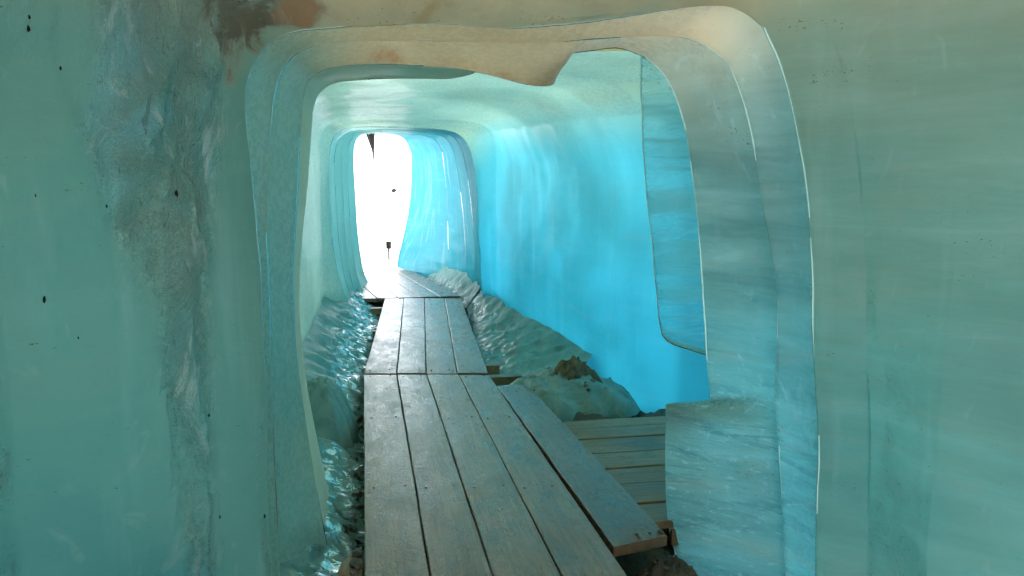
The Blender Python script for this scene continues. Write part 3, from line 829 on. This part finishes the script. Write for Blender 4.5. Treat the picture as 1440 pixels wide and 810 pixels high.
mound('ice_mound', -0.3, 4.9, 0.25, 0.34, 0.4, M['bank'], 'rounded greenish ice lump against the left wall behind the arches', 21, 'ice mound', amp=0.15)

def stone(name, loc, r, seed, label=None, group=None, mat=None, sq=(1, 1, 0.7), cat='stone'):
    bm = bmesh.new()
    bmesh.ops.create_icosphere(bm, subdivisions=3 if r > 0.03 else 2, radius=r)
    for v in bm.verts:
        v.co *= 1 + 0.45 * fbm(v.co.normalized() + Vector((seed * 3.1, 0, 0)), 1.3, 3)
        v.co = Vector((v.co.x * sq[0], v.co.y * sq[1], v.co.z * sq[2]))
    me = bpy.data.meshes.new(name); bm.to_mesh(me); bm.free()
    me.materials.append(mat or M['rock'])
    o = bpy.data.objects.new(name, me); COL.objects.link(o)
    o.location = loc; o.rotation_euler = (0, 0, seed)
    return tag(o, label, cat, group)
bpy.context.view_layer.update()
DG = bpy.context.evaluated_depsgraph_get()
def drop(x, y, r, z1=0.6):
    hit, loc, *_ = SC.ray_cast(DG, Vector((x, y, z1)), Vector((0, 0, -1)))
    return (x, y, (loc.z if hit else -0.15) + r * 0.3)
for k in range(30):
    y = random.uniform(2.9, 5.6); r_ = random.uniform(0.01, 0.028)
    stone('stone', drop(-0.05 - abs(random.gauss(0, 0.03)), y, r_), r_, k,
          'small dark stone in the muddy gutter left of the nearest planks', 'stones in the left gutter')
for k in range(22):
    r_ = random.uniform(0.008, 0.022)
    stone('stone', drop(random.gauss(1.55, 0.13), random.uniform(5.2, 5.7), r_), r_, 60 + k,
          'small dark stone on the dirty ice below the blue wall', 'stones on the dirty ice mound')
for k, (px, py, r_) in enumerate([(40, 40, .008), (41, 24, .006), (62, 421, .009), (85, 96, .006), (372, 726, .007), (309, 727, .006), (294, 584, .006), (248, 272, .009), (150, 290, .005), (110, 475, .004), (50, 275, .004)]):
    hit, loc, *_ = SC.ray_cast(DG, EYE, ray(px, py).normalized())
    if hit: stone('stone', loc, r_ * 0.8, 130 + k, 'tiny black stone frozen into the dull green ice wall on the left', 'black stones frozen into the left wall', M['black'], sq=(0.6, 0.6, 1.3))
for k in range(14):
    r_ = random.uniform(0.006, 0.015)
    stone('stone', drop(random.gauss(1.2, 0.07), random.uniform(2.75, 2.98), r_), r_, 90 + k,
          'small dark stone in the dirt at the bottom edge', 'stones in the dirt by the ice ledge')

# ------------------------------------------------------------------ outside the exit
w = stone('hanging_rock', P(520, 178, 15.5) , 0.22, 3, 'dark pointed rock hanging into the top of the white exit', mat=M['black'], cat='rock')
for v in w.data.vertices:
    c_ = v.co
    k = sst(0.1, -0.5, c_.z * 3)
    v.co = Vector((c_.x * (0.75 - 0.62 * k) + 0.05 * k, c_.y * 0.7, c_.z * (1 + 2.9 * sst(0, -0.15, c_.z))))
w.rotation_euler = (0, 0, 0)
stone('stone', P(554, 268, 19), 0.06, 5, 'small dark stone sticking out of the white slope seen through the exit', mat=M['black'], sq=(1.4, 1, 0.7))
pt = empty('marker_post', P(547, 364, 15.2)); tag(pt, 'short dark marker post beside the farthest planks at the exit', 'post')
def cyl(name, r0, r1, z0, z1, mat, parent, n=12, seed=0):
    vs = []
    for j in range(7):
        t = j / 6
        for i in range(n):
            a_ = i * math.tau / n
            r = lerp(r0, r1, t)
            vs.append(Vector((r * math.cos(a_), r * math.sin(a_), lerp(z0, z1, t))))
    fs = [(j * n + i, j * n + (i + 1) % n, (j + 1) * n + (i + 1) % n, (j + 1) * n + i) for j in range(6) for i in range(n)]
    fs += [tuple(range(n))[::-1], tuple(6 * n + i for i in range(n))]
    return mesh_obj(name, vs, fs, mat, parent)
cyl('shaft', 0.02, 0.018, -0.2, 0.2, M['black'], pt)
cyl('cap', 0.05, 0.055, 0.2, 0.34, M['black'], pt)
